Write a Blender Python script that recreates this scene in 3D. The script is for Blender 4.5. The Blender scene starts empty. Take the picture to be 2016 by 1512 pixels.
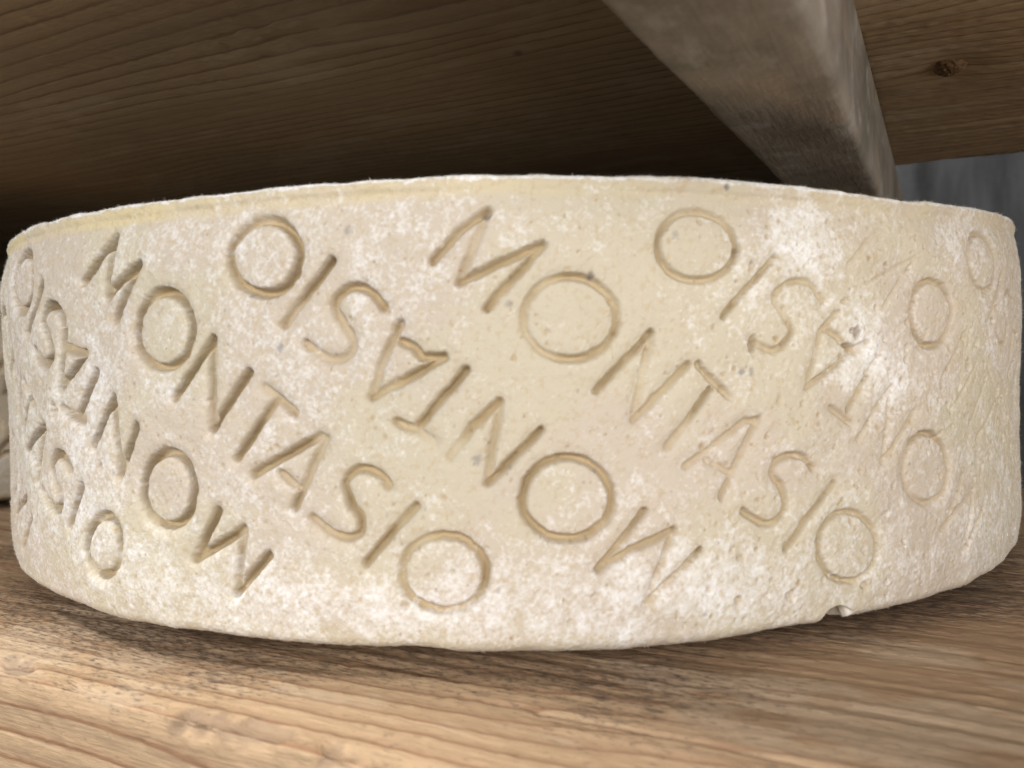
# A stamped wheel of cheese on a wooden ageing shelf, seen from close up.
# Units are metres.  X runs along the shelf (with the grain), Y into the shelf, Z up;
# the axis of the wheel is the origin and the top of the lower board is z = 0.
import bpy, math
import numpy as np
from mathutils import Matrix, Vector

scene = bpy.context.scene
col = scene.collection
rng = np.random.default_rng(11)

# ------------------------------------------------------------------ camera
cam_data = bpy.data.cameras.new("camera")
cam_data.sensor_width = 36.0
cam_data.lens = 29.46
cam_data.clip_start = 0.005
cam_data.clip_end = 50.0
cam_data.dof.use_dof = True
cam_data.dof.focus_distance = 0.205
cam_data.dof.aperture_fstop = 20.0
cam = bpy.data.objects.new("camera", cam_data)
col.objects.link(cam)
_f = Vector((-0.45409, 0.88995, -0.04237)).normalized()
_r = Vector((0.89095, 0.45365, -0.01996)).normalized()
_u = _r.cross(_f)
cam.matrix_world = Matrix(((_r.x, _u.x, -_f.x, 0.14412), (_r.y, _u.y, -_f.y, -0.28366),
                           (_r.z, _u.z, -_f.z, 0.05774), (0, 0, 0, 1)))
scene.camera = cam

# ------------------------------------------------------------------ light
world = bpy.data.worlds.new("World")
scene.world = world
world.use_nodes = True
_bg = world.node_tree.nodes["Background"]
_bg.inputs[0].default_value = (0.80, 0.86, 1.0, 1)
_bg.inputs[1].default_value = 0.005


def area(name, loc, target, sx, sy, watts, colour):
    d = bpy.data.lights.new(name, 'AREA')
    d.shape = 'RECTANGLE'
    d.size, d.size_y, d.energy, d.color = sx, sy, watts, colour
    o = bpy.data.objects.new(name, d)
    col.objects.link(o)
    o.location = loc
    o.rotation_euler = (Vector(target) - Vector(loc)).to_track_quat('-Z', 'Y').to_euler()
    return o


area("room_window_light", (0.12, -1.12, 0.35), (0, -0.1, 0.05), 1.8, 0.45, 17.0, (1.0, 0.985, 0.975))
area("ceiling_lamp_light", (-0.38, -0.42, 1.35), (0, -0.2, 0.0), 0.36, 0.18, 25.0, (1.0, 0.965, 0.91))
area("right_fill_light", (0.85, -0.32, -0.06), (0.12, 0, 0.11), 0.5, 0.3, 3.8, (1.0, 0.93, 0.84))  # added fill from the right, brightens the overhead board and batten side
area("side_window_light", (1.05, -0.02, 0.12), (0.12, 0.0, 0.11), 0.3, 0.25, 1.3, (0.84, 0.91, 1.0))

scene.view_settings.view_transform = 'Standard'
scene.view_settings.look = 'None'
scene.view_settings.exposure = 0.0
scene.view_settings.gamma = 1.0
scene.view_settings.use_curve_mapping = False
scene.cycles.max_bounces = 6
scene.cycles.diffuse_bounces = 4
scene.cycles.glossy_bounces = 2


# ------------------------------------------------------------------ helpers
def tag(o, label=None, category=None, group=None, kind=None):
    if label: o["label"] = label
    if category: o["category"] = category
    if group: o["group"] = group
    if kind: o["kind"] = kind
    return o


def empty(name, loc):
    o = bpy.data.objects.new(name, None)
    o.empty_display_size = 0.05
    col.objects.link(o)
    o.location = loc
    return o


def sstep(a, b, x):
    t = np.clip((x - a) / (b - a), 0, 1)
    return t * t * (3 - 2 * t)


def vnoise(u, v, nu, seed, period_u):
    """smooth value noise in -1..1; u wraps after period_u, nu cells fit into it; v uses the same cell size"""
    g = np.random.default_rng(seed)
    cell = period_u / nu
    a, b = u / cell, v / cell
    b = b - b.min()
    nv = int(b.max()) + 4
    lat = g.random((nu, nv)) * 2 - 1
    ia, ib = np.floor(a).astype(int), np.floor(b).astype(int)
    fa, fb = a - ia, b - ib
    fa = fa * fa * fa * (fa * (fa * 6 - 15) + 10)
    fb = fb * fb * fb * (fb * (fb * 6 - 15) + 10)
    i0, i1 = ia % nu, (ia + 1) % nu
    return ((lat[i0, ib] * (1 - fa) + lat[i1, ib] * fa) * (1 - fb)
            + (lat[i0, ib + 1] * (1 - fa) + lat[i1, ib + 1] * fa) * fb)


def grid_normals(P, wrap):
    """vertex normals of a (rows, columns, 3) grid, columns wrapping round when asked"""
    if wrap:
        du = np.roll(P, -1, 1) - np.roll(P, 1, 1)
    else:
        du = np.gradient(P, axis=1)
    dv = np.gradient(P, axis=0)
    n = np.cross(du, dv)
    return n / (np.linalg.norm(n, axis=2, keepdims=True) + 1e-12)


def grid_faces(rows, cols, wrap):
    r = np.arange(rows - 1)[:, None]
    c = np.arange(cols if wrap else cols - 1)[None, :]
    c2 = (c + 1) % cols
    return np.stack([r * cols + c, r * cols + c2, (r + 1) * cols + c2, (r + 1) * cols + c], -1).reshape(-1, 4)


def mesh_from(name, verts, faces, material, parent=None, normals=None, attrs=None, extra=None):
    """one mesh object from the quads `faces` that index `verts`; keeps only the vertices in use"""
    used, inv = np.unique(faces, return_inverse=True)
    f = inv.reshape(faces.shape).astype(np.int32)
    v = verts[used].astype(np.float32)
    nf, k = f.shape
    me = bpy.data.meshes.new(name)
    me.vertices.add(len(v))
    me.vertices.foreach_set("co", v.ravel())
    me.loops.add(nf * k)
    me.loops.foreach_set("vertex_index", f.ravel())
    me.polygons.add(nf)
    me.polygons.foreach_set("loop_start", np.arange(0, nf * k, k, dtype=np.int32))
    me.polygons.foreach_set("loop_total", np.full(nf, k, dtype=np.int32))
    me.update(calc_edges=True)
    me.polygons.foreach_set("use_smooth", np.ones(nf, dtype=bool))
    if attrs:
        for an, data in attrs.items():
            a = me.attributes.new(an, 'FLOAT', 'POINT')
            a.data.foreach_set("value", data[used].astype(np.float32))
    if normals is not None:
        me.normals_split_custom_set_from_vertices(normals[used].tolist())
    me.materials.append(material)
    o = bpy.data.objects.new(name, me)
    col.objects.link(o)
    if parent: o.parent = parent
    return o


# ------------------------------------------------------------------ node shorthand
class Nodes:
    def __init__(self, name):
        self.m = bpy.data.materials.new(name)
        self.m.use_nodes = True
        self.t = self.m.node_tree
        self.bsdf = self.t.nodes["Principled BSDF"]

    def n(self, kind, **inputs):
        nd = self.t.nodes.new(kind)
        for k, v in inputs.items():
            if hasattr(nd, k) and k not in nd.inputs: setattr(nd, k, v)
        return nd

    def put(self, sock, v):
        if isinstance(v, bpy.types.NodeSocket): self.t.links.new(v, sock)
        else: sock.default_value = v

    def math(self, op, a, b=0.0, clamp=False):
        nd = self.t.nodes.new("ShaderNodeMath"); nd.operation = op; nd.use_clamp = clamp
        self.put(nd.inputs[0], a); self.put(nd.inputs[1], b)
        return nd.outputs[0]

    def mix(self, fac, a, b, mode='MIX'):
        nd = self.t.nodes.new("ShaderNodeMix"); nd.data_type = 'RGBA'; nd.blend_type = mode
        self.put(nd.inputs[0], fac); self.put(nd.inputs[6], a); self.put(nd.inputs[7], b)
        return nd.outputs[2]

    def noise(self, vec, scale, detail=3.0, rough=0.55, dist=0.0):
        nd = self.t.nodes.new("ShaderNodeTexNoise")
        self.put(nd.inputs["Vector"], vec); nd.inputs["Scale"].default_value = scale
        nd.inputs["Detail"].default_value = detail; nd.inputs["Roughness"].default_value = rough
        nd.inputs["Distortion"].default_value = dist
        return nd.outputs[0]

    def ramp(self, fac, *stops):
        nd = self.t.nodes.new("ShaderNodeValToRGB")
        self.put(nd.inputs[0], fac)
        e = nd.color_ramp.elements
        while len(e) < len(stops): e.new(0.5)
        for el, (p, c) in zip(e, stops):
            el.position = p
            el.color = (c, c, c, 1) if isinstance(c, (int, float)) else (*c, 1)
        return nd.outputs[0]

    def coords(self):
        return self.t.nodes.new("ShaderNodeTexCoord").outputs["Object"]

    def stretch(self, vec, sx, sy, sz):
        nd = self.t.nodes.new("ShaderNodeVectorMath"); nd.operation = 'MULTIPLY'
        self.put(nd.inputs[0], vec); nd.inputs[1].default_value = (sx, sy, sz)
        return nd.outputs[0]

    def attr(self, name):
        nd = self.t.nodes.new("ShaderNodeAttribute"); nd.attribute_name = name
        return nd.outputs["Fac"]

    def bump(self, height, distance, strength=1.0, normal=None):
        nd = self.t.nodes.new("ShaderNodeBump")
        nd.inputs["Strength"].default_value = strength; nd.inputs["Distance"].default_value = distance
        self.put(nd.inputs["Height"], height)
        if normal is not None: self.put(nd.inputs["Normal"], normal)
        return nd.outputs[0]

    def done(self, colour, rough, normal=None, spec=0.3):
        self.put(self.bsdf.inputs["Base Color"], colour); self.put(self.bsdf.inputs["Roughness"], rough)
        self.bsdf.inputs["Specular IOR Level"].default_value = spec
        if normal is not None: self.put(self.bsdf.inputs["Normal"], normal)
        return self.m


def rind_material(name, cream, buff, bloom, bare):
    k = Nodes(name)
    p = k.coords()
    c = k.mix(k.attr("buff"), (*cream, 1), (*buff, 1))
    # bare yellowish rind where no bloom grows: the stamped letters keep their bare floor
    c = k.mix(k.math('MULTIPLY', k.attr("stamped"), 0.9), c, (*bare, 1))
    c = k.mix(k.math('MULTIPLY', k.attr("lip_bare"), 0.85), c, (0.63, 0.535, 0.335, 1))
    # white bloom: cloudy patches with a fine powdery edge
    powder = k.noise(p, 1250, 2, 0.75)
    amount = k.math('ADD', k.attr("bloom"), k.math('MULTIPLY', powder, 0.62))
    bl = k.ramp(amount, (0.46, 0.0), (0.98, 0.97))
    c = k.mix(bl, c, (*bloom, 1))
    # fine dun flecks, brown pits and blue-grey mould dots
    c = k.mix(k.attr("fleck"), c, (0.49, 0.37, 0.22, 1))
    c = k.mix(k.math('MULTIPLY', k.attr("pit"), 0.75), c, (0.40, 0.27, 0.13, 1))
    c = k.mix(k.attr("grey_dot"), c, (0.20, 0.19, 0.20, 1))
    return k.done(c, 0.88, k.bump(powder, 0.00045, 0.5), 0.12)


def wood_material(name, light, mid, dark, ring, dirt_shade=0.0):
    """softwood; the growth-ring radius, tone, stains and painted contact shade of each point come with the board"""
    k = Nodes(name)
    p = k.coords()
    ph = k.math('FRACT', k.math('DIVIDE', k.attr("ring_radius"), ring))
    fig = k.ramp(ph, (0.0, 0.0), (0.45, 0.10), (0.78, 0.35), (0.90, 1.0), (0.96, 0.85), (1.0, 0.0))
    c = k.mix(fig, (*light, 1), (*dark, 1))
    c = k.mix(k.attr("tone"), c, (*mid, 1))
    fibre = k.noise(k.stretch(p, 55, 1500, 1500), 1.0, 3, 0.7)
    c = k.mix(k.ramp(fibre, (0.42, 0.0), (0.68, 0.24)), c, (*[d * 0.7 for d in dark], 1))
    c = k.mix(k.attr("pale"), c, (0.62, 0.53, 0.41, 1))
    dots = k.noise(k.stretch(p, 380, 1250, 1250), 1.0, 3, 0.75)
    if dirt_shade:
        g = k.math('ADD', k.math('MULTIPLY', k.attr("grime_shade"), 0.34), dots)
        c = k.mix(k.math('MULTIPLY', k.ramp(g, (0.62, 0.0), (0.84, 1.0)), dirt_shade), c, (0.085, 0.060, 0.045, 1))
    c = k.mix(k.attr("bruise"), c, (0.085, 0.062, 0.055, 1))
    hgt = k.math('ADD', k.math('MULTIPLY', fibre, -1.0), k.math('MULTIPLY', dots, 0.5))
    return k.done(c, 0.66, k.bump(hgt, 0.00045, 0.7), 0.25)


def batten_material():
    k = Nodes("weathered_batten")
    p = k.coords()
    q = k.stretch(p, 1, 0.55, 1)
    c = k.mix(k.ramp(k.noise(q, 42, 5, 0.65, 0.6), (0.32, 0.0), (0.66, 1.0)), (0.30, 0.265, 0.22, 1), (0.16, 0.135, 0.11, 1))
    c = k.mix(k.ramp(k.noise(q, 24, 3, 0.6, 0.8), (0.56, 0.0), (0.74, 0.6)), c, (0.38, 0.27, 0.15, 1))
    c = k.mix(k.ramp(k.noise(p, 33, 3, 0.6), (0.56, 0.0), (0.72, 0.6)), c, (0.085, 0.092, 0.06, 1))
    c = k.mix(k.ramp(k.noise(q, 95, 4, 0.6), (0.55, 0.0), (0.70, 0.55)), c, (0.40, 0.385, 0.36, 1))
    h = k.math('ADD', k.noise(p, 700, 4, 0.7), k.noise(k.stretch(p, 900, 90, 900), 1.0, 3, 0.6))
    return k.done(c, 0.72, k.bump(h, 0.0004, 0.6), 0.3)


def wall_material():
    k = Nodes("grey_render")
    p = k.coords()
    streak = k.noise(k.stretch(p, 26, 26, 5), 1.0, 4, 0.6)
    c = k.mix(k.ramp(streak, (0.34, 0.0), (0.66, 1.0)), (0.028, 0.028, 0.029, 1), (0.080, 0.082, 0.086, 1))
    return k.done(c, 0.9, k.bump(k.noise(p, 160, 5, 0.6), 0.002, 0.6), 0.2)


def plain_material(name, colour, rough=0.9):
    k = Nodes(name)
    c = k.mix(k.noise(k.coords(), 400, 3, 0.6), (*colour, 1), (*[x * 0.8 for x in colour], 1))
    return k.done(c, rough, None, 0.1)


# ------------------------------------------------------------------ the setting: the wall behind
def box_object(name, x0, x1, y0, y1, z0, z1, mat, parent=None):
    v = np.array([(x, y, z) for z in (z0, z1) for y in (y0, y1) for x in (x0, x1)], float)
    f = np.array([(0, 2, 3, 1), (4, 5, 7, 6), (0, 1, 5, 4), (2, 6, 7, 3), (0, 4, 6, 2), (1, 3, 7, 5)])
    o = mesh_from(name, v, f, mat, parent)
    o.data.polygons.foreach_set("use_smooth", np.zeros(6, dtype=bool))
    return o


wall = box_object("wall", -1.6, 1.8, 0.62, 0.70, -0.9, 1.0, wall_material())
tag(wall, "grey rendered wall behind the shelf", None, None, "structure")


# ------------------------------------------------------------------ shelf boards
def shelf_board(name, y_front, y_back, z_face, thick, face_up, xs, mat, shape=None, round_r=0.0035, step=0.0005, seed=1, pith=(0.02, 0.2), ring=0.0045, pale_amount=0.0):
    """a board as one closed skin: the seen face, a worn front arris, front edge, far face, back edge"""
    sgn = 1 if face_up else -1
    def arc(cy, cz, r, a0, a1, n):
        a = np.linspace(a0, a1, n)
        return [(cy + r * math.cos(t), cz + r * math.sin(t)) for t in a]
    r = round_r
    path = []                                     # (y, depth below the seen face), from the back edge forward
    ny = int((y_back - y_front - 2 * r) / step)
    for t in np.linspace(0, 1, ny):
        path.append((y_back - r + (y_front + r - (y_back - r)) * t, 0.0))
    path += [(y_front + r - r * math.sin(t), r - r * math.cos(t)) for t in np.linspace(0.08, math.pi / 2, 12)]
    for t in np.linspace(0, 1, int((thick - 2 * r) / (step * 1.3)))[1:]:
        path.append((y_front, r + (thick - 2 * r) * t))
    path += [(y_front + r - r * math.cos(t), thick - r + r * math.sin(t)) for t in np.linspace(0.1, math.pi / 2, 6)]
    for t in np.linspace(0, 1, 10)[1:]:
        path.append((y_front + r + (y_back - y_front - 2 * r) * t, thick))
    path += [(y_back - r + r * math.sin(t), thick - r + r * math.cos(t)) for t in np.linspace(0.2, math.pi / 2, 5)]
    path += [(y_back - r + r * math.cos(t), r - r * math.sin(t)) for t in np.linspace(0, math.pi / 2 - 0.2, 6)]
    path.append((y_back - r, 0.0))
    pa = np.array(path)
    Y = np.repeat(pa[:, :1], len(xs), 1); Dp = np.repeat(pa[:, 1:], len(xs), 1)
    X = np.repeat(xs[None, :], len(pa), 0)
    Z = z_face - sgn * Dp
    P = np.stack([X, Y, Z], -1)
    N = grid_normals(P, False)
    centre = np.array([0, (y_front + y_back) / 2, z_face - sgn * thick / 2])
    flip = ((P - centre) * N)[..., 1:].sum() < 0
    if flip: N = -N
    arc_len = np.concatenate([[0], np.cumsum(np.hypot(*np.diff(pa, axis=0).T))])
    S = np.repeat(arc_len[:, None], len(xs), 1)
    # sawn and weathered: ridges along the grain, slow cup, fine tear-out
    L = 4.0
    d = 0.00022 * vnoise(X * 0.05 + 2, S, 1600, seed, L) + 0.00030 * vnoise(X * 0.12 + 2, S, 600, seed + 1, L)
    d += 0.00012 * vnoise(X * 0.5 + 2, S, 3600, seed + 2, L) + 0.0007 * vnoise(X + 2, S, 90, seed + 3, L)
    extra = {k_: np.zeros_like(d) for k_ in ("bruise", "grime_shade")}
    if shape is not None:
        dd, ex = shape(X, Y, Dp, S)
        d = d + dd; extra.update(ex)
    # growth rings round a pith line that runs along X, wandering a little
    warp = 0.0035 * vnoise(X * 0.35 + 2, S, 60, seed + 50, L) + 0.0016 * vnoise(X * 0.30 + 2, S, 220, seed + 51, L) + 0.0002 * vnoise(X * 0.3 + 2, S, 800, seed + 52, L)
    extra["ring_radius"] = np.hypot(Y - pith[0], Z - pith[1]) + warp
    extra["ring_radius"] = extra["ring_radius"] + 0.0026 * vnoise(extra["ring_radius"] * 0.35 + 1, X * 0.03 + 1, 500, seed + 57, 4.0)
    d = d + 0.00003 * np.cos(2 * math.pi * extra["ring_radius"] / ring)
    extra["tone"] = 0.5 * sstep(-0.2, 0.75, vnoise(X * 0.2 + 2, S, 130, seed + 53, L) + 0.5 * vnoise(X * 0.2 + 2, S, 420, seed + 54, L))
    extra["pale"] = pale_amount * sstep(0.15, 0.8, vnoise(X * 0.45 + 2, S, 260, seed + 55, L) + 0.6 * vnoise(X * 0.4 + 2, S, 1100, seed + 56, L))
    if face_up:
        fr = sstep(0.001, 0.003, Dp); extra["tone"] = extra["tone"] * (1 - 0.7 * fr); extra["pale"] = extra["pale"] * (1 - fr); extra["grime_shade"] = extra["grime_shade"] * (1 - 0.8 * fr)
    if face_up: extra["tone"] = np.clip(extra["tone"] + 0.45 * sstep(0.05, 0.13, X), 0, 0.9)
    P = P + N * d[..., None]
    F = grid_faces(len(pa), len(xs), False)
    if flip: F = F[:, ::-1]
    V = P.reshape(-1, 3)
    return mesh_from(name, V, F, mat, None, None, {k_: v_.ravel() for k_, v_ in extra.items()})


def lower_shape(X, Y, Dp, S):
    d = np.zeros_like(X); b = np.zeros_like(X)
    L = 4.0
    # worn arris and splintered chips along the front edge
    corner = np.exp(-(((Y + 0.1835) / 0.0040) ** 2 + (Dp / 0.0040) ** 2))
    d -= corner * (0.0006 + 0.0007 * vnoise(X + 2, S * 0, 420, 71, L) + 0.0004 * vnoise(X + 2, S * 0, 1500, 72, L))
    rag = 0.0016 * vnoise(X + 2, S, 1900, 73, L) + 0.0012 * vnoise(X + 2, S, 800, 74, L)
    for cx, cy, cd, rx, rs, dep, br in ((0.0320, -0.1830, 0.001, 0.0060, 0.0030, 0.0014, 0.40), (0.0450, -0.1820, 0.001, 0.0075, 0.0034, 0.0012, 0.35),
                                        (-0.0240, -0.1805, 0.0005, 0.0075, 0.0030, 0.0011, 0.35), (0.0600, -0.1820, 0.001, 0.0050, 0.0025, 0.0008, 0.35)):
        e = np.sqrt(((X - cx) / rx) ** 2 + ((Y - cy) / rs) ** 2 + ((Dp - cd) / rs) ** 2) + rag * 130
        m = 1 - sstep(0.55, 1.1, e)
        d -= m * dep; b = np.maximum(b, br * (1 - sstep(0.6, 1.25, e + rag * 260)))
    # a long drying split along the grain
    yc = -0.1565 + 0.0006 * vnoise(X + 2, S * 0, 110, 75, L) + 0.00025 * vnoise(X + 2, S * 0, 700, 76, L)
    fade = sstep(0.066, 0.088, X)
    w = 0.00055
    m = np.exp(-((Y - yc) / w) ** 2) * (Dp < 0.001) * fade
    d -= m * 0.0014
    d -= 0.0005 * sstep(-0.1562, -0.1587, Y) * (Dp < 0.001) * fade * sstep(-0.182, -0.173, Y)
    # patchy dirt plus painted contact shadow: a ring round the foot of the wheel
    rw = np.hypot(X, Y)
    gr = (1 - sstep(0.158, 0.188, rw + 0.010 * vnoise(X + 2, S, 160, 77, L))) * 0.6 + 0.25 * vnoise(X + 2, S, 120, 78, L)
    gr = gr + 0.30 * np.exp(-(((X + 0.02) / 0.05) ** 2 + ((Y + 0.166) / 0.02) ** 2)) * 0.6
    return d, {"bruise": b, "grime_shade": np.clip(gr, 0, 1)}


SZ = -0.0045                    # top of the lower board
fine_x = np.concatenate([np.linspace(-1.3, -0.16, 90, endpoint=False), np.arange(-0.16, 0.24, 0.0006),
                         np.linspace(0.24, 1.3, 80)])
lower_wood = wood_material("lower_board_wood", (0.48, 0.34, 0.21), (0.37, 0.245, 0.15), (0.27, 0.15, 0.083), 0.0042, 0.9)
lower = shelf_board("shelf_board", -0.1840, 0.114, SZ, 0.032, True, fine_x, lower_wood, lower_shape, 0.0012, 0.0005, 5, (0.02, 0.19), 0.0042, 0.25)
tag(lower, "worn wooden shelf board with chipped front edge, the cheese wheels stand on it", "shelf board", "boards of the ageing rack")


def upper_shape(X, Y, Dp, S):
    L = 4.0
    m = np.exp(-(((X - 0.012) / 0.030) ** 2 + ((Y + 0.138) / 0.010) ** 2))
    d = -m * (0.0005 + 0.0007 * vnoise(X * 0.35 + 2, S, 2600, 81, L))
    b = np.zeros_like(X)
    for cx, cy, rx, ry in ((0.0543, -0.1009, 0.0012, 0.0010), (0.167, 0.0374, 0.0022, 0.0012), (0.1590, -0.006, 0.004, 0.0005)):
        b = np.maximum(b, np.exp(-(((X - cx) / rx) ** 2 + ((Y - cy) / ry) ** 2)) * 0.85)
    m = np.exp(-(((X - 0.1465) / 0.007) ** 2 + ((Y + 0.0325) / 0.011) ** 2))
    return d - 0.0012 * m, {"bruise": b}


UZ = 0.128
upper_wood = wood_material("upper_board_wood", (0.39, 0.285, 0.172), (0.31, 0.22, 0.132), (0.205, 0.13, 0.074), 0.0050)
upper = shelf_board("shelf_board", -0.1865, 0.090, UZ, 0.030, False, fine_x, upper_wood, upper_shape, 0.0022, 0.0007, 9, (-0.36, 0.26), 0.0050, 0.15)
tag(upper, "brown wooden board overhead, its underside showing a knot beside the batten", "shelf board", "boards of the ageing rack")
rear_blocker = shelf_board("shelf_board", 0.094, 0.33, UZ, 0.030, False, np.linspace(-1.3, 0.116, 350), upper_wood, None, 0.0022, 0.002, 15, (0.6, 0.3), 0.0050)  # added board, blocks light and keeps the gap above the wheel dark
tag(rear_blocker, "added board overhead, behind the brown one and left of the batten, darkening the gap", "shelf board", "boards of the ageing rack")

# the knot: a raised, torn boss in the underside
kn = 40
rr = np.linspace(0, 1, 14)[:, None]; aa = np.linspace(0, 2 * np.pi, kn, endpoint=False)[None, :]
kx = 0.0042 * rr * np.cos(aa) * (1 + 0.12 * np.sin(3 * aa + 1)); ky = 0.0085 * rr * np.sin(aa) * (1 + 0.1 * np.cos(2 * aa))
g = np.random.default_rng(4)
kz = -0.0011 * (1 - rr ** 2) - 0.0009 * (g.random((14, kn)) - 0.5) * (1 - rr ** 3) + 0.0012 * rr ** 6
KP = np.stack([0.1465 + kx, -0.0325 + ky, UZ + 0.0008 + kz], -1)
knot_wood = Nodes("knot_wood")
_kc = knot_wood.mix(knot_wood.ramp(knot_wood.noise(knot_wood.coords(), 900, 4, 0.7), (0.38, 0.0), (0.62, 1.0)), (0.26, 0.16, 0.08, 1), (0.075, 0.042, 0.022, 1))
knot_wood.done(_kc, 0.7)
knot = mesh_from("knot", KP.reshape(-1, 3), grid_faces(14, kn, True), knot_wood.m, upper)
tag(knot, "dark torn knot in the board")

# ------------------------------------------------------------------ batten that carries the upper board
bx0, bx1, bz0 = 0.1049, 0.1284, 0.1018
ys = np.arange(-0.188, 0.30, 0.0012)
prof = []
r = 0.0016
def seg(a, b, n): return [tuple(np.array(a) + (np.array(b) - np.array(a)) * t) for t in np.linspace(0, 1, n, endpoint=False)]
prof += seg((bx0, UZ - 0.0006), (bx0, bz0 + r), 14)
prof += [(bx0 + r - r * math.cos(t), bz0 + r - r * math.sin(t)) for t in np.linspace(0, math.pi / 2, 5, endpoint=False)]
prof += seg((bx0 + r, bz0), (bx1 - r, bz0), 22)
prof += [(bx1 - r + r * math.sin(t), bz0 + r - r * math.cos(t)) for t in np.linspace(0, math.pi / 2, 5, endpoint=False)]
prof += seg((bx1, bz0 + r), (bx1, UZ - 0.0006), 22) + [(bx1, UZ - 0.0006)]
pf = np.array(prof)
BP = np.stack([np.repeat(pf[:, :1], len(ys), 1), np.repeat(ys[None, :], len(pf), 0), np.repeat(pf[:, 1:], len(ys), 1)], -1)
BN = grid_normals(BP, False)
if (BN[0, :, 0]).mean() > 0: BN = -BN
al = np.repeat(np.concatenate([[0], np.cumsum(np.hypot(*np.diff(pf, axis=0).T))])[:, None], len(ys), 1)
bd = 0.00010 * vnoise(BP[..., 1] + 2, al, 900, 31, 4.0) + 0.00015 * vnoise(BP[..., 1] + 2, al, 180, 32, 4.0)
edge_wear = np.exp(-((BP[..., 0] - bx1) ** 2 + (BP[..., 2] - bz0) ** 2) / 0.0022 ** 2)
bd -= edge_wear * (0.0003 + 0.0004 * vnoise(BP[..., 1] + 2, al * 0, 700, 33, 4.0))
top_lock = sstep(0.0, 0.004, UZ - BP[..., 2])
BP = BP + BN * (bd * top_lock)[..., None]
BF = grid_faces(len(pf), len(ys), False)
bm_mat = batten_material()
batten = empty("support_batten", ((bx0 + bx1) / 2, 0.05, bz0))
tag(batten, "weathered grey cross batten running back under the upper shelf board", "batten")
bpart = mesh_from("batten_body", BP.reshape(-1, 3) - np.array(batten.location), BF, bm_mat, batten)
fe = mesh_from("end_grain", np.array([(bx0 + .001, ys[0], bz0 + .001), (bx1 - .001, ys[0], bz0 + .001), (bx1 - .001, ys[0], UZ - .001), (bx0 + .001, ys[0], UZ - .001)]) - np.array(batten.location),
               np.array([(0, 1, 2, 3)]), bm_mat, batten)

# ------------------------------------------------------------------ the cheese wheels
R0 = 0.165
HT = 0.0889
SEE = math.radians(26.934)      # angle of the stamped side that faces out of the shelf

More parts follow.
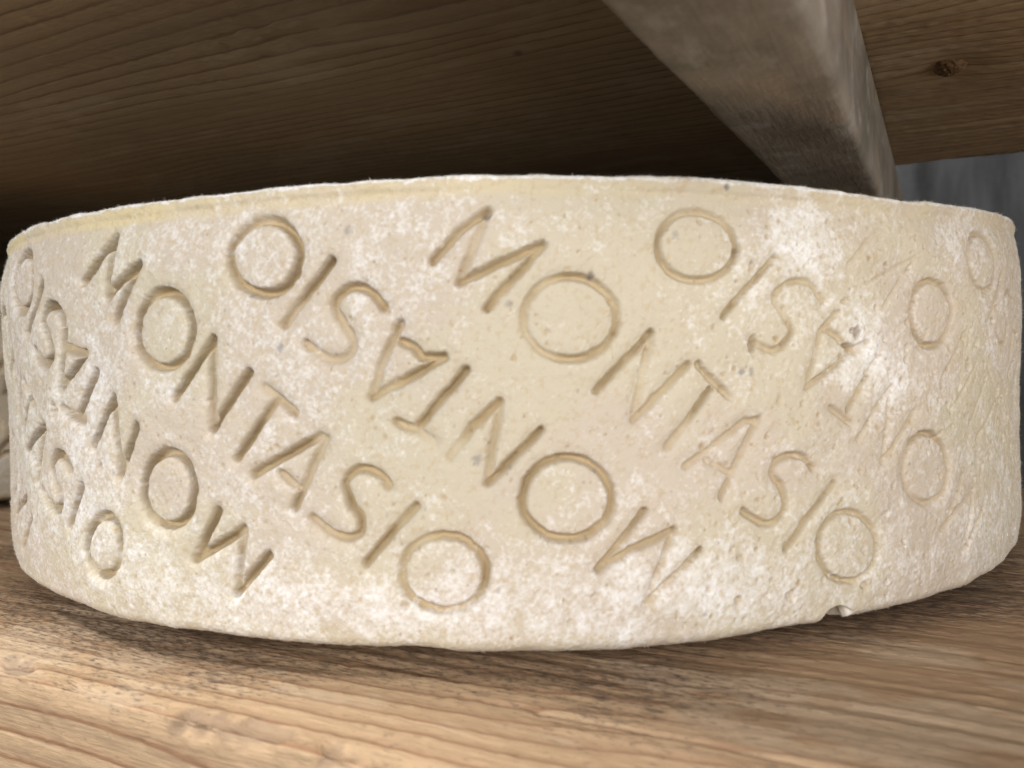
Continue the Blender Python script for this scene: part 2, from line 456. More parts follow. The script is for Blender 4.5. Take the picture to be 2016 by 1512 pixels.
# the stamp, unrolled: strokes of each letter as (degrees round the wheel, millimetres above the base)
WORDS = {
    'w1': [
      ('M',[[[-34.6,74.0],[-30.7,82.7],[-31.6,70.5],[-27.8,76.5],[-30.7,65.6]]]),
      ('O',[[[-22.9,62.6],[-22.9,61.5],[-23.1,60.3],[-23.2,59.2],[-23.4,58.2],[-23.7,57.3],[-24.0,56.6],[-24.4,56.0],[-24.8,55.5],[-25.2,55.2],[-25.6,55.2],[-26.0,55.3],[-26.5,55.6],[-26.9,56.0],[-27.2,56.7],[-27.6,57.5],[-27.8,58.4],[-28.1,59.5],[-28.2,60.6],[-28.3,61.8],[-28.3,63.1],[-28.2,64.3],[-28.1,65.5],[-27.9,66.6],[-27.6,67.6],[-27.3,68.5],[-27.0,69.2],[-26.6,69.8],[-26.2,70.2],[-25.8,70.4],[-25.3,70.5],[-24.9,70.3],[-24.5,70.0],[-24.2,69.5],[-23.8,68.8],[-23.6,68.0],[-23.3,67.1],[-23.1,66.1],[-23.0,65.0],[-22.9,63.8],[-22.9,62.6]]]),
      ('N',[[[-24.5,49.1],[-21.0,60.6],[-21.2,43.2],[-18.2,53.9]]]),
      ('T',[[[-16.9,51.2],[-16.0,49.3],[-14.8,46.3]],[[-16.1,48.5],[-19.2,37.6]]]),
      ('A',[[[-17.9,34.4],[-13.0,41.8],[-12.6,41.3],[-15.0,28.2]],[[-15.9,34.6],[-14.5,31.6]]]),
      ('S',[[[-8.3,32.5],[-8.7,34.2],[-9.4,35.4],[-10.2,35.7],[-10.9,34.6],[-11.3,32.5],[-10.9,29.0],[-10.3,26.8],[-10.2,25.0],[-10.5,23.3],[-11.4,22.5],[-12.5,23.5],[-13.7,26.1]]]),
      ('I',[[[-6.5,28.8],[-10.0,17.9]]]),
      ('O',[[[-2.0,16.2],[-2.0,15.1],[-2.1,14.0],[-2.3,13.0],[-2.5,12.1],[-2.8,11.2],[-3.2,10.5],[-3.5,9.9],[-4.0,9.5],[-4.4,9.2],[-4.8,9.1],[-5.2,9.2],[-5.7,9.4],[-6.1,9.9],[-6.4,10.4],[-6.8,11.1],[-7.0,12.0],[-7.3,12.9],[-7.4,14.0],[-7.5,15.0],[-7.5,16.2],[-7.5,17.3],[-7.4,18.4],[-7.2,19.4],[-7.0,20.4],[-6.7,21.2],[-6.3,22.0],[-6.0,22.6],[-5.5,23.0],[-5.1,23.2],[-4.7,23.3],[-4.3,23.2],[-3.8,23.0],[-3.5,22.6],[-3.1,22.0],[-2.8,21.2],[-2.5,20.4],[-2.3,19.4],[-2.1,18.4],[-2.0,17.3],[-2.0,16.2]]])],
    'w2': [
      ('M',[[[-5.0,73.7],[-3.3,78.7],[-1.4,82.4],[-2.3,76.1],[-3.3,69.8],[2.0,76.3],[0.3,70.8],[-1.6,65.1]]]),
      ('O',[[[6.7,62.9],[6.7,61.7],[6.6,60.5],[6.4,59.5],[6.1,58.5],[5.8,57.6],[5.4,56.9],[5.0,56.3],[4.6,55.8],[4.1,55.6],[3.6,55.5],[3.1,55.6],[2.7,55.9],[2.3,56.4],[1.9,57.0],[1.5,57.8],[1.2,58.8],[1.0,59.8],[0.8,60.9],[0.7,62.0],[0.7,63.2],[0.7,64.3],[0.8,65.5],[1.0,66.5],[1.3,67.5],[1.6,68.4],[1.9,69.1],[2.3,69.7],[2.8,70.1],[3.2,70.4],[3.7,70.5],[4.2,70.4],[4.7,70.1],[5.1,69.6],[5.5,69.0],[5.8,68.2],[6.2,67.3],[6.4,66.3],[6.6,65.2],[6.7,64.0],[6.7,62.9]]]),
      ('N',[[[5.3,49.6],[9.0,60.0],[7.7,44.0],[11.5,54.0]]]),
      ('T',[[[12.2,54.0],[14.4,47.6]],[[13.1,49.3],[10.0,38.7]]]),
      ('A',[[[11.2,34.9],[13.9,39.8],[15.6,43.1],[16.5,43.2],[13.7,28.9]],[[12.7,36.2],[14.5,33.0]]]),
      ('S',[[[20.8,33.1],[20.1,35.2],[19.0,35.8],[18.0,34.8],[17.6,32.3],[18.3,29.6],[18.6,27.1],[18.3,24.3],[17.3,22.8],[16.2,23.8],[15.3,25.8]]]),
      ('I',[[[22.6,29.5],[18.6,17.7]]]),
      ('O',[[[26.7,15.4],[26.7,14.3],[26.6,13.2],[26.4,12.2],[26.2,11.4],[25.9,10.6],[25.5,10.0],[25.1,9.6],[24.7,9.3],[24.3,9.2],[23.9,9.3],[23.5,9.5],[23.1,9.9],[22.7,10.5],[22.3,11.2],[22.0,12.0],[21.8,13.0],[21.6,14.0],[21.4,15.0],[21.3,16.1],[21.3,17.2],[21.3,18.3],[21.4,19.4],[21.6,20.3],[21.8,21.2],[22.0,21.9],[22.3,22.6],[22.7,23.1],[23.1,23.4],[23.5,23.5],[23.9,23.5],[24.3,23.3],[24.8,22.9],[25.2,22.4],[25.5,21.6],[25.9,20.8],[26.2,19.9],[26.4,18.8],[26.6,17.7],[26.7,16.6],[26.7,15.4]]])],
    'a': [
      ('O',[[[-14.2,75.7],[-14.3,74.6],[-14.4,73.6],[-14.5,72.6],[-14.8,71.7],[-15.0,70.9],[-15.3,70.2],[-15.7,69.7],[-16.1,69.3],[-16.5,69.1],[-16.9,69.0],[-17.3,69.2],[-17.7,69.5],[-18.1,69.9],[-18.4,70.6],[-18.8,71.3],[-19.0,72.2],[-19.3,73.2],[-19.4,74.2],[-19.5,75.3],[-19.5,76.5],[-19.5,77.6],[-19.4,78.6],[-19.2,79.6],[-18.9,80.5],[-18.6,81.3],[-18.3,82.0],[-17.9,82.5],[-17.5,82.8],[-17.1,83.0],[-16.7,83.0],[-16.3,82.9],[-15.9,82.5],[-15.5,82.1],[-15.2,81.4],[-14.9,80.7],[-14.7,79.8],[-14.5,78.9],[-14.3,77.8],[-14.2,76.8],[-14.2,75.7]]]),
      ('I',[[[-11.9,74.4],[-15.4,63.1]]]),
      ('S',[[[-8.4,65.8],[-8.9,67.8],[-9.8,69.4],[-10.7,69.4],[-11.5,67.8],[-11.7,65.5],[-11.1,63.0],[-10.6,60.6],[-10.5,58.3],[-11.2,56.6],[-12.1,56.3],[-13.0,57.7],[-13.8,59.4]]]),
      ('A',[[[-7.3,62.6],[-8.3,57.2],[-9.3,49.2],[-6.6,52.9],[-4.4,56.3]],[[-7.3,59.5],[-6.4,58.4],[-5.8,56.4],[-4.4,56.2]]]),
      ('T',[[[-3.0,53.8],[-6.2,43.6]],[[-7.6,44.4],[-6.3,43.0],[-5.1,40.5]]]),
      ('N',[[[-4.2,37.9],[-2.6,43.7],[-0.9,48.0],[-1.8,32.9],[1.7,42.7]]]),
      ('O',[[[6.2,29.6],[6.2,28.4],[6.1,27.2],[5.9,26.2],[5.7,25.2],[5.3,24.3],[5.0,23.6],[4.6,23.0],[4.2,22.6],[3.7,22.3],[3.3,22.3],[2.8,22.4],[2.4,22.7],[1.9,23.2],[1.6,23.9],[1.2,24.7],[0.9,25.6],[0.7,26.6],[0.5,27.7],[0.4,28.9],[0.4,30.1],[0.5,31.3],[0.6,32.4],[0.7,33.5],[1.0,34.5],[1.3,35.4],[1.6,36.1],[2.0,36.7],[2.5,37.1],[2.9,37.4],[3.4,37.4],[3.8,37.3],[4.2,37.0],[4.7,36.5],[5.0,35.8],[5.4,35.0],[5.7,34.1],[5.9,33.1],[6.1,31.9],[6.2,30.8],[6.2,29.6]]]),
      ('M',[[[8.4,26.9],[5.2,16.3],[7.3,19.8],[10.3,23.0],[8.3,9.5],[12.1,18.9]]])],
    'b': [
      ('A',[[[-37.4,63.6],[-38.5,50.5],[-34.7,58.4]],[[-37.4,60.0],[-34.9,58.2]]]),
      ('T',[[[-33.4,54.3],[-35.9,44.8]],[[-38.2,46.0],[-35.3,43.5]]]),
      ('N',[[[-34.0,38.8],[-31.2,48.9],[-30.7,32.8],[-28.6,43.1]]]),
      ('O',[[[-23.1,30.8],[-23.2,29.7],[-23.3,28.5],[-23.4,27.4],[-23.6,26.4],[-23.9,25.4],[-24.2,24.6],[-24.5,23.9],[-24.9,23.4],[-25.2,23.0],[-25.6,22.9],[-26.0,22.9],[-26.4,23.1],[-26.8,23.4],[-27.1,24.0],[-27.4,24.7],[-27.6,25.6],[-27.8,26.6],[-28.0,27.7],[-28.1,28.8],[-28.1,30.1],[-28.0,31.3],[-27.9,32.5],[-27.7,33.6],[-27.5,34.7],[-27.2,35.6],[-26.9,36.4],[-26.5,37.1],[-26.1,37.6],[-25.7,37.9],[-25.4,38.1],[-25.0,38.0],[-24.6,37.8],[-24.3,37.4],[-24.0,36.8],[-23.7,36.0],[-23.5,35.2],[-23.3,34.2],[-23.2,33.1],[-23.1,32.0],[-23.1,30.8]]]),
      ('M',[[[-21.1,26.6],[-23.3,16.6],[-19.0,23.3],[-19.9,10.3],[-17.2,18.4]]])],
    'c': [
      ('O',[[[15.1,76.4],[15.0,75.3],[14.9,74.3],[14.8,73.3],[14.5,72.4],[14.2,71.6],[13.9,71.0],[13.5,70.4],[13.1,70.0],[12.7,69.8],[12.2,69.7],[11.8,69.8],[11.4,70.0],[11.0,70.4],[10.6,71.0],[10.3,71.6],[10.1,72.4],[9.8,73.3],[9.7,74.3],[9.6,75.3],[9.6,76.3],[9.6,77.3],[9.7,78.3],[9.9,79.3],[10.1,80.1],[10.4,80.9],[10.7,81.6],[11.0,82.2],[11.4,82.6],[11.8,82.8],[12.3,82.9],[12.7,82.9],[13.1,82.6],[13.5,82.3],[13.9,81.7],[14.3,81.1],[14.5,80.3],[14.8,79.4],[14.9,78.5],[15.1,77.4],[15.1,76.4]]]),
      ('I',[[[18.0,74.5],[14.1,63.0]]]),
      ('S',[[[21.9,66.1],[21.0,69.0],[19.8,70.0],[18.5,68.5],[18.0,66.2],[18.7,63.0],[19.2,60.2],[18.6,57.5],[17.7,56.4],[16.6,57.6],[16.3,58.6]]]),
      ('A',[[[23.0,63.4],[21.6,59.4],[20.3,48.9],[23.3,53.4],[25.9,57.5]],[[21.9,60.5],[23.2,58.7],[24.3,56.0],[25.9,57.5]]]),
      ('T',[[[26.9,54.4],[24.0,44.1]],[[22.4,44.7],[24.3,41.3]]]),
      ('O',[[[35.3,29.5],[35.2,28.3],[35.1,27.2],[34.9,26.1],[34.7,25.2],[34.4,24.4],[34.0,23.7],[33.6,23.2],[33.2,22.9],[32.7,22.8],[32.3,22.8],[31.9,23.1],[31.5,23.5],[31.1,24.1],[30.7,24.8],[30.4,25.6],[30.2,26.6],[29.9,27.6],[29.8,28.7],[29.7,29.9],[29.7,31.0],[29.7,32.1],[29.8,33.2],[29.9,34.3],[30.2,35.2],[30.4,36.0],[30.7,36.7],[31.1,37.2],[31.4,37.6],[31.9,37.8],[32.3,37.8],[32.7,37.6],[33.2,37.3],[33.6,36.7],[34.0,36.0],[34.4,35.1],[34.7,34.2],[34.9,33.1],[35.1,31.9],[35.2,30.7],[35.3,29.5]]])],
    'w0': [
      ('O',[[[-30.7,17.5],[-30.7,16.5],[-30.8,15.5],[-30.9,14.5],[-31.1,13.6],[-31.4,12.8],[-31.6,12.0],[-31.9,11.4],[-32.2,10.9],[-32.6,10.5],[-32.9,10.3],[-33.3,10.2],[-33.6,10.4],[-33.9,10.6],[-34.2,11.1],[-34.5,11.6],[-34.7,12.3],[-34.9,13.2],[-35.0,14.1],[-35.1,15.1],[-35.1,16.1],[-35.0,17.2],[-34.9,18.2],[-34.7,19.2],[-34.5,20.2],[-34.2,21.0],[-34.0,21.8],[-33.6,22.4],[-33.3,22.9],[-33.0,23.2],[-32.6,23.4],[-32.3,23.4],[-31.9,23.3],[-31.6,23.0],[-31.4,22.5],[-31.1,21.9],[-31.0,21.2],[-30.8,20.4],[-30.7,19.5],[-30.7,18.5],[-30.7,17.5]]]),
      ('I',[[[-35.9,28.9],[-38.0,19.5]]])],
    'w3': [
      ('O',[[[36.0,63.7],[35.9,62.5],[35.8,61.4],[35.6,60.3],[35.4,59.3],[35.1,58.5],[34.8,57.7],[34.4,57.1],[34.0,56.7],[33.6,56.5],[33.2,56.4],[32.8,56.5],[32.4,56.8],[32.0,57.2],[31.7,57.8],[31.4,58.6],[31.2,59.4],[31.0,60.4],[30.9,61.4],[30.8,62.5],[30.8,63.6],[30.8,64.7],[30.9,65.8],[31.0,66.8],[31.2,67.8],[31.4,68.7],[31.7,69.4],[32.0,70.0],[32.4,70.5],[32.8,70.8],[33.2,70.9],[33.6,70.8],[34.0,70.6],[34.4,70.2],[34.8,69.6],[35.1,68.9],[35.4,68.0],[35.6,67.1],[35.8,66.0],[35.9,64.9],[36.0,63.7]]])],
}

PITCH = 29.15                   # the stamp repeats every 29 degrees


def smooth(pts):
    """Catmull-Rom through the points, for the curved letters"""
    p = np.array([pts[0]] + list(pts) + [pts[-1]], float)
    out = []
    for i in range(1, len(p) - 2):
        for t in np.linspace(0, 1, 5, endpoint=False):
            a, b_, c, e = p[i - 1], p[i], p[i + 1], p[i + 2]
            out.append(tuple(0.5 * (2 * b_ + (c - a) * t + (2 * a - 5 * b_ + 4 * c - e) * t * t + (3 * b_ - a - 3 * c + e) * t ** 3)))
    return out + [tuple(p[-1])]


for _w in WORDS.values():
    for _i, (_L, _ss) in enumerate(_w):
        if _L == 'S': _w[_i] = (_L, [smooth(s) for s in _ss])


def shifted(word, k, pick):
    return [(L, [[(a + k * PITCH, z) for a, z in s] for s in ss]) for i, (L, ss) in enumerate(WORDS[word]) if i in pick]


ALL8 = range(8)
LETTERS = []                    # (letter, strokes, depth factor): deep on one side, worn shallow on the other
for w, fs in (("w1", [1.15, 1.1, 1.1, 1.0, 1.0, .95, .95, .85]), ("a", [1.05, 1.05, 1.0, .95, .95, .85, .85, .7]), ("b", [1.2, 1.25, 1.15, 1.15, 1.1]),
              ("w0", [1.25, 1.25]), ("w2", [.8, .75, .72, .7, .6, .62, .6, .55]), ("c", [.6, .6, .62, .5, .5, .6]), ("w3", [.6])):
    for (L, ss), f in zip(WORDS[w], fs):
        LETTERS.append((L, ss, f))
LETTERS += [(L, s, 1.3) for L, s in shifted("a", -1, (0, 1, 2))]
LETTERS += [(L, s, 1.3) for L, s in shifted("w1", -1, (0, 1, 2, 3, 4, 5))]
LETTERS += [(L, s, 0.33) for L, s in shifted("a", 1, (5, 7))]
LETTERS += [(L, s, 0.12) for L, s in shifted("w2", 1, (0, 2, 3, 4, 5, 6, 7))]
LETTERS += [(L, s, 0.62) for L, s in shifted("a", 2, (0,))] + [(L, s, 0.42) for L, s in shifted("a", 2, range(1, 8))]
BACK = []
for kk in (-2, 3):
    BACK += [(L, s, 0.8) for L, s in shifted("a", kk, ALL8)] + [(L, s, 0.8) for L, s in shifted("w1", kk, ALL8)]
for kk in (-5, -4, -3, 4, 5, 6):
    BACK += [(L, s, 0.8) for L, s in shifted("a", kk, ALL8)] + [(L, s, 0.8) for L, s in shifted("w1", kk, ALL8)]


def profile(step):
    """wheel section from the middle of the base, up the side, over the lip, to the middle of the top: (r, z)"""
    pts = [(t, SZ + 0.0004) for t in (0.02, 0.05, 0.08, 0.10, 0.12, 0.130, 0.1365)]
    pts += [(0.1380 + 0.0212 * t, SZ + 0.0005 + (0.0001 - SZ - 0.0002) * t ** 0.8) for t in np.linspace(0, 1, int(0.009 / step))]
    pts += [(0.1596 + 0.0047 * math.sin(t), 0.0038 - 0.0033 * math.cos(t)) for t in np.linspace(0.12, math.pi / 2, int(0.008 / step))]
    for z in np.arange(0.0041, 0.0120, step): pts.append((0.1643 + 0.0007 * math.sin((z - 0.0038) / 0.0082 * math.pi / 2), z))
    for z in np.arange(0.0122, 0.0745, step): pts.append((R0, z))
    for z in np.arange(0.0745, 0.0858, step): pts.append((R0 - 0.0021 * ((z - 0.0745) / 0.0113) ** 1.7, z))
    pts += [(0.16290, 0.0860), (0.16292, 0.0863), (0.16300, 0.0866), (0.16312, 0.0869), (0.16320, 0.0873), (0.16322, 0.0877),
            (0.16322, 0.0881), (0.16318, 0.0884), (0.16305, 0.0887), (0.16270, HT), (0.1622, HT + 0.0001), (0.1612, HT),
            (0.1600, HT - 0.0002), (0.158, HT - 0.0005), (0.155, HT - 0.0006)]
    pts += [(t, HT - 0.0006) for t in (0.15, 0.143, 0.13, 0.11, 0.08, 0.05, 0.02)]
    return np.array(pts)


def build_wheel(root, step, thetas, letters, back, mats, seed, split, facing):
    pr = profile(step)
    nr, nc = len(pr), len(thetas)
    deg = np.degrees(thetas)
    ang = thetas + facing
    RR = np.repeat(pr[:, :1], nc, 1); ZZ = np.repeat(pr[:, 1:], nc, 1); TT = np.repeat(thetas[None, :], nr, 0); DD = np.degrees(TT)
    AA = TT + facing
    P = np.stack([RR * np.sin(AA), -RR * np.cos(AA), ZZ], -1)
    N = grid_normals(P, True)
    side = pr[:, 0] > 0.14
    if (N[nr // 2, :, 0] * np.sin(AA[nr // 2])).mean() < 0: N = -N; flip = True
    else: flip = False
    per = 2 * math.pi * R0
    U = (TT % (2 * math.pi)) * R0
    arc = np.concatenate([[0], np.cumsum(np.hypot(*np.diff(pr, axis=0).T))]); V = np.repeat(arc[:, None], nc, 1)
    # uneven body
    d = 0.00075 * vnoise(U, V, 34, seed, per) + 0.00026 * vnoise(U, V, 110, seed + 1, per)
    d += 0.00010 * vnoise(U, V, 330, seed + 2, per) + 0.00006 * vnoise(U, V, 900, seed + 3, per)
    if step < 0.0005: d += 0.00004 * vnoise(U, V, 2000, seed + 4, per)
    smooth = 1 - sstep(0.0855, 0.087, ZZ) * 0.5
    d *= smooth
    rough_r = sstep(15, 40, DD) * (0.00007 * vnoise(U, V, 1300, seed + 5, per))
    d += rough_r
    stamped = np.zeros((nr, nc)); owner = np.full((nr, nc), -1, int); depth = np.zeros((nr, nc))
    zmm = pr[:, 1] * 1000
    rows_ok = np.where((pr[:, 0] > 0.156))[0]
    wear = 0.5 + 0.5 * vnoise(U, V, 170, seed + 7, per)
    worn2 = vnoise(U, V, 80, seed + 12, per)
    def dist_to(strokes, pad, letter, wd):
        pts = np.array([p for s in strokes for p in s])
        c = np.where((deg > pts[:, 0].min() - pad) & (deg < pts[:, 0].max() + pad))[0]
        rw = rows_ok[(zmm[rows_ok] > pts[:, 1].min() - 3.5) & (zmm[rows_ok] < pts[:, 1].max() + 3.5)]
        if len(c) == 0 or len(rw) == 0: return None
        k = math.radians(1) * R0 * 1000
        gx, gy = np.meshgrid(deg[c] * k, zmm[rw])
        jx = 0.13 * vnoise(U[np.ix_(rw, c)], V[np.ix_(rw, c)], 360, seed + 8, per); jy = 0.13 * vnoise(U[np.ix_(rw, c)], V[np.ix_(rw, c)], 360, seed + 9, per)
        jx = jx + 0.10 * vnoise(U[np.ix_(rw, c)], V[np.ix_(rw, c)], 1200, seed + 10, per); jy = jy + 0.10 * vnoise(U[np.ix_(rw, c)], V[np.ix_(rw, c)], 1200, seed + 11, per)
        gx = gx + jx; gy = gy + jy
        best = np.full(gx.shape, 1e9); pres = np.zeros(gx.shape)
        for s in strokes:
            a = np.array(s) * np.array([k, 1.0])
            for (x0, y0), (x1, y1) in zip(a[:-1], a[1:]):
                L2 = (x1 - x0) ** 2 + (y1 - y0) ** 2 + 1e-9
                t = np.clip(((gx - x0) * (x1 - x0) + (gy - y0) * (y1 - y0)) / L2, 0, 1)
                q = np.hypot(gx - x0 - t * (x1 - x0), gy - y0 - t * (y1 - y0))
                # upright bars of the die bit less than the slanting ones
                upright = abs(y1 - y0) / math.sqrt(L2)
                wgt = 1.0
                if letter in 'MN' and upright > 0.90: wgt = 0.60
                if letter == 'A' and upright > 0.86: wgt = 0.80
                if letter in 'AT' and y1 < y0 and x1 > x0 and len(s) <= 3: wgt = 0.78
                best = np.minimum(best, q)
                pres = np.maximum(pres, wgt * (1 - sstep(0.22 * wd, 1.10 * wd, q)))
        return np.ix_(rw, c), best, pres
    allL = [(i, l) for i, l in enumerate(letters)] + [(-2, l) for l in back]
    for i, (L, strokes, f) in allL:
        wd = 0.62 + 0.50 * f
        got = dist_to(strokes, 1.3, L, wd)
        if got is None: continue
        ix, q, pres = got
        wv = 0.45 + 0.85 * wear[ix] + 0.35 * worn2[ix]
        rim = np.exp(-((q - 1.75) / 0.45) ** 2) * 0.05
        dep = ((0.0021 + 0.0003 * sstep(0.9, 1.15, f)) * f * np.clip(wv, 0.25, 1.15)) * pres + 0.00055 * f * (1 - sstep(0.6, 2.9, q))
        depth[ix] = np.maximum(depth[ix], dep)
        d[ix] += rim * 0.0012 * f
        stamped[ix] = np.maximum(stamped[ix], pres * np.clip(wv + 0.15, 0.3, 1) * min(1.0, 0.12 + 1.0 * f))
        if i >= 0:
            m = q < 1.05 * wd
            o = owner[ix]; o[m] = i; owner[ix] = o
        if L == 'O':                       # the stamp pressed the middle of each ring a little flatter
            pts = np.array(strokes[0]); c0 = pts.mean(0); rx = np.ptp(pts[:, 0]) / 2; ry = np.ptp(pts[:, 1]) / 2
            e = np.hypot((DD[ix] - c0[0]) / rx, (ZZ[ix] * 1000 - c0[1]) / ry)
            d[ix] -= 0.00022 * f * (1 - sstep(0.7, 1.0, e))
    d -= depth
    # pinholes and small pits, thicker on the drier side
    pit = np.zeros((nr, nc)); dot = np.zeros((nr, nc))
    g = np.random.default_rng(seed + 20)
    kmm = math.radians(1) * R0 * 1000
    def stamp_dot(a, z, rad, dep, colour, grey):
        c = np.where(np.abs(deg - a) < rad / kmm * 2.2)[0]; rw = rows_ok[np.abs(zmm[rows_ok] - z) < rad * 2.2]
        if len(c) == 0 or len(rw) == 0: return
        ix = np.ix_(rw, c)
        gx, gy = np.meshgrid((deg[c] - a) * kmm, zmm[rw] - z)
        q = np.hypot(gx, gy * g.uniform(0.65, 1.1)) / rad
        q = q + 0.25 * vnoise(U[ix], V[ix], 1500, seed + 30, per)
        m = 1 - sstep(0.35, 1.15, q)
        d[ix] -= m * dep
        pit[ix] = np.maximum(pit[ix], m * colour); dot[ix] = np.maximum(dot[ix], m * grey)
    for _ in range(330):
        stamp_dot(g.uniform(-75, 20), g.uniform(4, 84), g.uniform(0.25, 0.62), g.uniform(0.0001, 0.0004), g.uniform(0.1, 0.65), 0)
    for _ in range(1000):
        stamp_dot(g.uniform(12, 85), g.uniform(4, 84), abs(g.normal(0.22, 0.2)) + 0.16, g.uniform(0.0001, 0.00045), g.uniform(0.15, 0.9), 0)
    for _ in range(150):
        stamp_dot(g.uniform(27, 80), g.uniform(4, 84), g.uniform(0.35, 0.85), g.uniform(0.0003, 0.0010), g.uniform(0.15, 0.5), 0)
    for _ in range(1000):
        stamp_dot(g.uniform(-75, 80), g.uniform(3, 85), g.uniform(0.18, 0.36), 0.00012, g.uniform(0.3, 1.0), g.uniform(0, 0.3))
    for _ in range(110):
        stamp_dot(g.uniform(-75, 80), g.uniform(6, 84), g.uniform(0.25, 0.55), 0.0001, 0, g.uniform(0.2, 0.55))
    if split:
        for a, z, rad, dep, cl, gr in ((-1.5, 81.6, 0.95, 0.0005, 0.5, 0.75), (14.6, 87.7, 0.7, 0.0004, 0.4, 0.9), (15.3, 52.5, 0.8, 0.0001, 0, 0.6), (16.0, 52.4, 0.7, 0.0001, 0, 0.5),
                                       (-10.7, 80.0, 0.9, 0.0001, 0, 0.5), (-15.6, 58.7, 1.0, 0.0001, 0, 0.55), (24.9, 59.5, 1.2, 0.0006, 0.9, 0.5), (24.4, 59.9, 0.7, 0.0005, 0.8, 0.3),
                                       (5.1, 70.6, 0.7, 0.0004, 0.5, 0.7), (-2.4, 37.6, 1.2, 0.0001, 0, 0.5), (10.8, 78.3, 0.8, 0.0001, 0, 0.4), (-0.2, 65.8, 0.9, 0.0002, 0, 0.45),
                                       (16.2, 57.4, 1.3, 0.0012, 0.5, 0.2), (24.2, 56.4, 1.3, 0.0012, 0.7, 0.1), (38.5, 52.0, 1.2, 0.0013, 0.6, 0), (43.5, 62.0, 1.0, 0.0012, 0.6, 0),
                                       (45.0, 45.2, 1.3, 0.0014, 0.6, 0), (48.0, 38.0, 1.0, 0.0012, 0.6, 0), (49.5, 30.0, 1.2, 0.0016, 0.3, 0), (40.0, 57.0, 1.1, 0.001, 0.4, 0),
                                       (-39.5, 45.5, 1.7, 0.0017, 0.35, 0), (-34.5, 48.5, 0.8, 0.0008, 0.4, 0), (-33.0, 34.0, 0.9, 0.0009, 0.5, 0), (-38.8, 34.5, 1.0, 0.001, 0.4, 0),
                                       (5.0, 11.0, 1.1, 0.0004, 0.4, 0), (-7.4, 9.7, 0.9, 0.0006, 0.5, 0), (14.8, 8.5, 1.0, 0.0008, 0.45, 0), (19.0, 8.2, 1.3, 0.0009, 0.35, 0),
                                       (25.6, 7.6, 1.2, 0.001, 0.5, 0), (2.2, 60.5, 0.6, 0.0004, 0.4, 0), (6.6, 60.0, 0.6, 0.0004, 0.5, 0)):
            stamp_dot(a, z, rad, dep, cl, gr)
        # a bite out of the lower edge
        e = np.hypot((DD - 23.2) / 1.3, (ZZ * 1000 - 1.2) / 3.0) + 0.22 * vnoise(U, V, 420, seed + 31, per)
        chip = 1 - sstep(0.7, 1.05, e)
        chip *= sstep(0.148, 0.1605, RR)
        d -= chip * 0.0012
    # how much white bloom grows where
    bloom = 0.17 + 0.10 * vnoise(U, V, 60, seed + 40, per) + 0.09 * vnoise(U, V, 150, seed + 44, per) + 0.09 * vnoise(U, V, 330, seed + 45, per)
    bloom += 0.12 * vnoise(U, V, 800, seed + 46, per) + 0.14 * vnoise(U, V, 1900, seed + 52, per) - 0.26 * stamped
    buff = sstep(-0.45, 0.45, vnoise(U, V, 46, seed + 47, per) + 0.5 * vnoise(U, V, 130, seed + 48, per))
    for a, z, sa, sz, v in ((20.5, 77, 3.4, 8, 0.42), (25, 58, 2.4, 9, 0.40), (28, 47, 2.5, 8, 0.28), (-32, 56, 3, 9, 0.16), (-34, 27, 4, 8, 0.14), (-20, 9, 10, 6, 0.15), (-4, 8, 9, 6, 0.17),
                            (11, 12, 7, 6, 0.17), (45, 14, 8, 12, 0.22), (-50, 40, 12, 40, 0.15), (-3, 51, 5, 11, -0.17), (-8, 72, 8, 8, -0.03), (4, 76, 6, 6, -0.08), (9, 60, 6, 16, -0.10),
                            (2, 40, 8, 10, -0.08), (14, 40, 8, 12, -0.08), (-17, 40, 6, 12, -0.02), (34, 72, 6, 12, -0.06), (-26, 14, 5, 6, 0.12)):
        bloom += v * np.exp(-(((DD - a) / sa) ** 2 + ((ZZ * 1000 - z) / sz) ** 2))
    fleck = 0.42 * sstep(0.15, 0.8, vnoise(U, V, 980, seed + 49, per) * 0.6 + vnoise(U, V, 2100, seed + 50, per) * 0.6)
    # lip: bare yellow edge under a floury crest
    crest = sstep(0.0880, 0.0885, ZZ + 0.0003 * vnoise(U, V * 0, 500, seed + 51, per)) * (RR > 0.157)
    lip = sstep(0.0842, 0.0858, ZZ + 0.0004 * vnoise(U, V, 200, seed + 41, per)) * (1 - crest) * (RR > 0.157)
    lip *= (0.28 + 0.72 * sstep(18, -22, DD)) * (0.55 + 0.6 * sstep(-0.5, 0.6, vnoise(U, V, 120, seed + 60, per)))
    bloom += 0.42 * crest - 0.16 * lip
    lip_n = sstep(0.0862, 0.0874, ZZ) * (RR > 0.157)
    d += lip_n * (0.00020 * vnoise(U, V * 0, 160, seed + 42, per) + 0.00008 * vnoise(U, V * 3, 900, seed + 43, per))
    d *= np.where(RR < 0.15, 0.5, 1.0)
    P = P + N * d[..., None]
    # the rim is not quite level
    rim_dz = np.interp(DD, [-60, -50, -27, -17, -10, 0, 12, 20, 30, 45, 60], np.array([0, .2, .2, .55, .8, .5, -.1, -.8, -1.8, -.6, 0]) * 1e-3)
    P[..., 2] += rim_dz * sstep(0.06, HT, ZZ)
    P[..., 2] = np.maximum(P[..., 2], SZ + 0.0003) - SZ
    if split: P[..., 2] += chip * 0.0017 * (1 - sstep(0.003, 0.0075, ZZ))
    NN = grid_normals(P, True)
    if flip: NN = -NN
    F = grid_faces(nr, nc, True)
    if flip: F = F[:, ::-1]
    Vt = P.reshape(-1, 3); Nf = NN.reshape(-1, 3)
    at = {"stamped": stamped.ravel(), "bloom": bloom.ravel(), "pit": pit.ravel(), "grey_dot": dot.ravel(), "lip_bare": lip.ravel(), "buff": buff.ravel(), "fleck": fleck.ravel()}
    ow = owner.ravel()
    fo = ow[F]
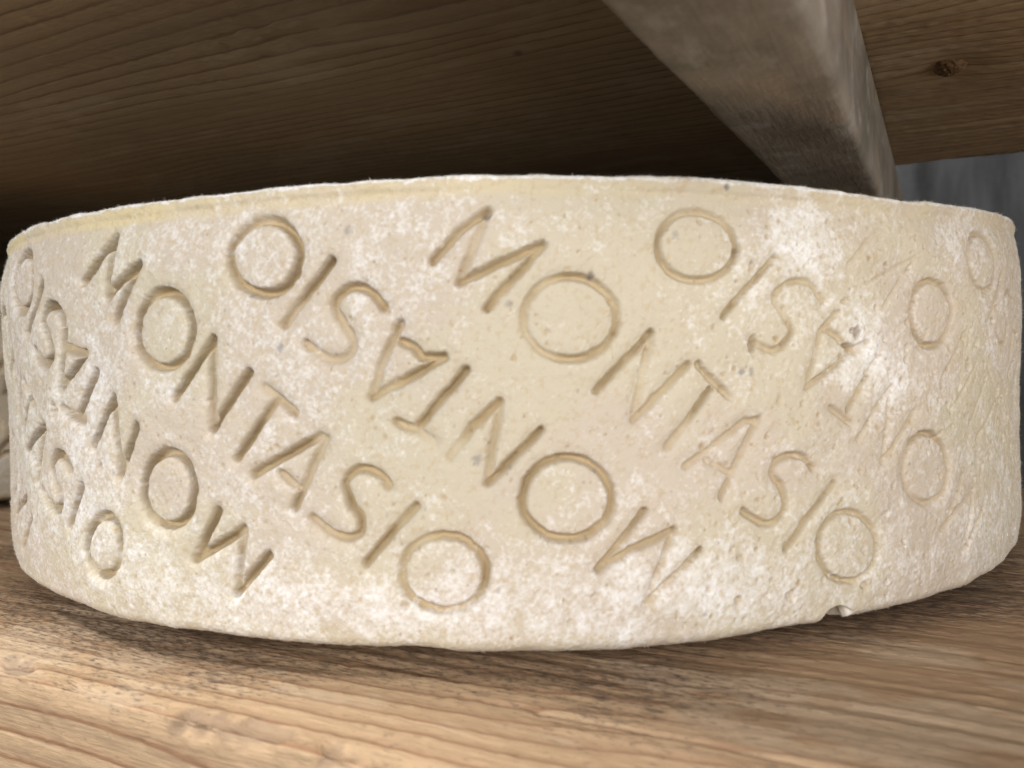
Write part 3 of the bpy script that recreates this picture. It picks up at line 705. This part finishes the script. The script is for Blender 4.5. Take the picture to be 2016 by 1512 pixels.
    own_face = np.where((fo == fo[:, :1]).all(1), fo[:, 0], -1)
    frow = (np.arange(len(F)) // nc)
    i_lip = int(np.argmin(np.abs(pr[:, 1] - 0.0863) + (pr[:, 0] < 0.157)))
    i_top = int(np.where(pr[:, 0] == 0.155)[0][-1])
    i_base = 6
    region = np.where(frow < i_base, 0, np.where(frow < i_lip, 1, np.where(frow < i_top, 2, 3)))
    if not split: own_face[:] = -1
    rind = mesh_from("rind", Vt, F[(region == 1) & (own_face < 0)], mats[0], root, Nf, at)
    mesh_from("rim_lip", Vt, F[region == 2], mats[0], root, Nf, at)
    # faces of the wheel, each closed in the middle
    for nm, rg, row in (("top_face", 3, nr - 1), ("base_face", 0, 0)):
        o = mesh_from(nm, Vt, F[region == rg], mats[0], root, Nf, at)
        ring = P[row]
        cv = np.concatenate([ring, ring.mean(0)[None]]); n = len(ring)
        tri = np.stack([np.arange(n), (np.arange(n) + 1) % n, np.full(n, n)], -1)
        mesh_from("cap_centre", cv, tri[:, ::-1] if row == 0 else tri, mats[0], o)
    if split:
        for i, (L, strokes, f) in enumerate(letters):
            fs = F[(own_face == i) & (region == 1)]
            if len(fs) < 12: continue
            o = mesh_from("imprinted_letter", Vt, fs, mats[0], rind, Nf, at)
            o["label"] = "imprinted capital letter " + L
    return rind, P, NN, pr, own_face


cheese_rind = rind_material("cheese_rind", (0.565, 0.505, 0.39), (0.56, 0.488, 0.40), (0.82, 0.81, 0.80), (0.455, 0.345, 0.195))
wheel = empty("cheese_wheel", (0, 0, SZ))
tag(wheel, "pale cream cheese wheel stamped all round with diagonal lettering, in front", "cheese wheel", "cheese wheels on the shelf")
fine_t = np.radians(np.concatenate([np.arange(-84, 84, 0.105), np.arange(84, 276, 0.5)]))
fine_t = np.where(fine_t > math.pi, fine_t - 2 * math.pi, fine_t)
fine_t = np.sort(fine_t)
rind, WP, WN, WPR, _ = build_wheel(wheel, 0.00030, fine_t, LETTERS, BACK, [cheese_rind], 100, True, SEE)

# downy mould hairs on the rind: uncountable
fuzz_mat = plain_material("mould_down", (0.74, 0.71, 0.64))
gz = np.random.default_rng(77)
nr_, nc_ = WP.shape[:2]
vis_c = np.where(np.abs(np.degrees(fine_t)) < 75)[0]
def pick_rows(z0, z1, n):
    rows = np.where((WPR[:, 1] >= z0) & (WPR[:, 1] <= z1) & (WPR[:, 0] > 0.155))[0]
    return gz.choice(rows, n), gz.choice(vis_c, n)
sets = [pick_rows(0.0880, 0.0895, 9000) + (0.00030,), pick_rows(-0.0005, 0.004, 3000) + (0.00026,), pick_rows(0.005, 0.086, 9000) + (0.00036,)]
edge_cols = np.where((np.abs(np.degrees(fine_t)) > 50) & (np.abs(np.degrees(fine_t)) < 68))[0]
rows_side = np.where((WPR[:, 1] > 0.004) & (WPR[:, 1] < 0.086) & (WPR[:, 0] > 0.155))[0]
sets.append((gz.choice(rows_side, 9000), gz.choice(edge_cols, 9000), 0.00042))
hv, hf = [], []
base_i = 0
for rw, cc, ln in sets:
    b = WP[rw, cc]; n = WN[rw, cc]
    dirn = n + gz.normal(0, 0.45, n.shape); dirn /= np.linalg.norm(dirn, axis=1, keepdims=True)
    length = ln * gz.gamma(7.0, 1 / 7.0, len(b))[:, None]
    sidev = np.cross(dirn, gz.normal(0, 1, n.shape)); sidev /= np.linalg.norm(sidev, axis=1, keepdims=True)
    wdt = 0.000035
    bend = gz.normal(0, 0.25, n.shape) * length
    tri = np.stack([b + sidev * wdt, b - sidev * wdt, b + dirn * length + bend], 1)
    hv.append(tri.reshape(-1, 3)); hf.append(np.arange(len(b) * 3).reshape(-1, 3) + base_i); base_i += len(b) * 3
down = mesh_from("mould_down", np.concatenate(hv), np.concatenate(hf), fuzz_mat, wheel)
tag(down, None, None, None, "stuff")

# the next wheel along the shelf, greyer, mostly hidden behind the first
grey_rind = rind_material("grey_rind", (0.36, 0.315, 0.24), (0.33, 0.28, 0.21), (0.45, 0.43, 0.40), (0.27, 0.20, 0.12))
wheel2 = empty("cheese_wheel", (-0.338, -0.001, SZ))
tag(wheel2, "greyer cheese wheel showing as a sliver behind the left side of the stamped one", "cheese wheel", "cheese wheels on the shelf")
t2 = np.radians(np.arange(-180, 180, 0.45))
build_wheel(wheel2, 0.0009, t2, LETTERS + BACK, [], [grey_rind], 300, False, SEE + 0.5)
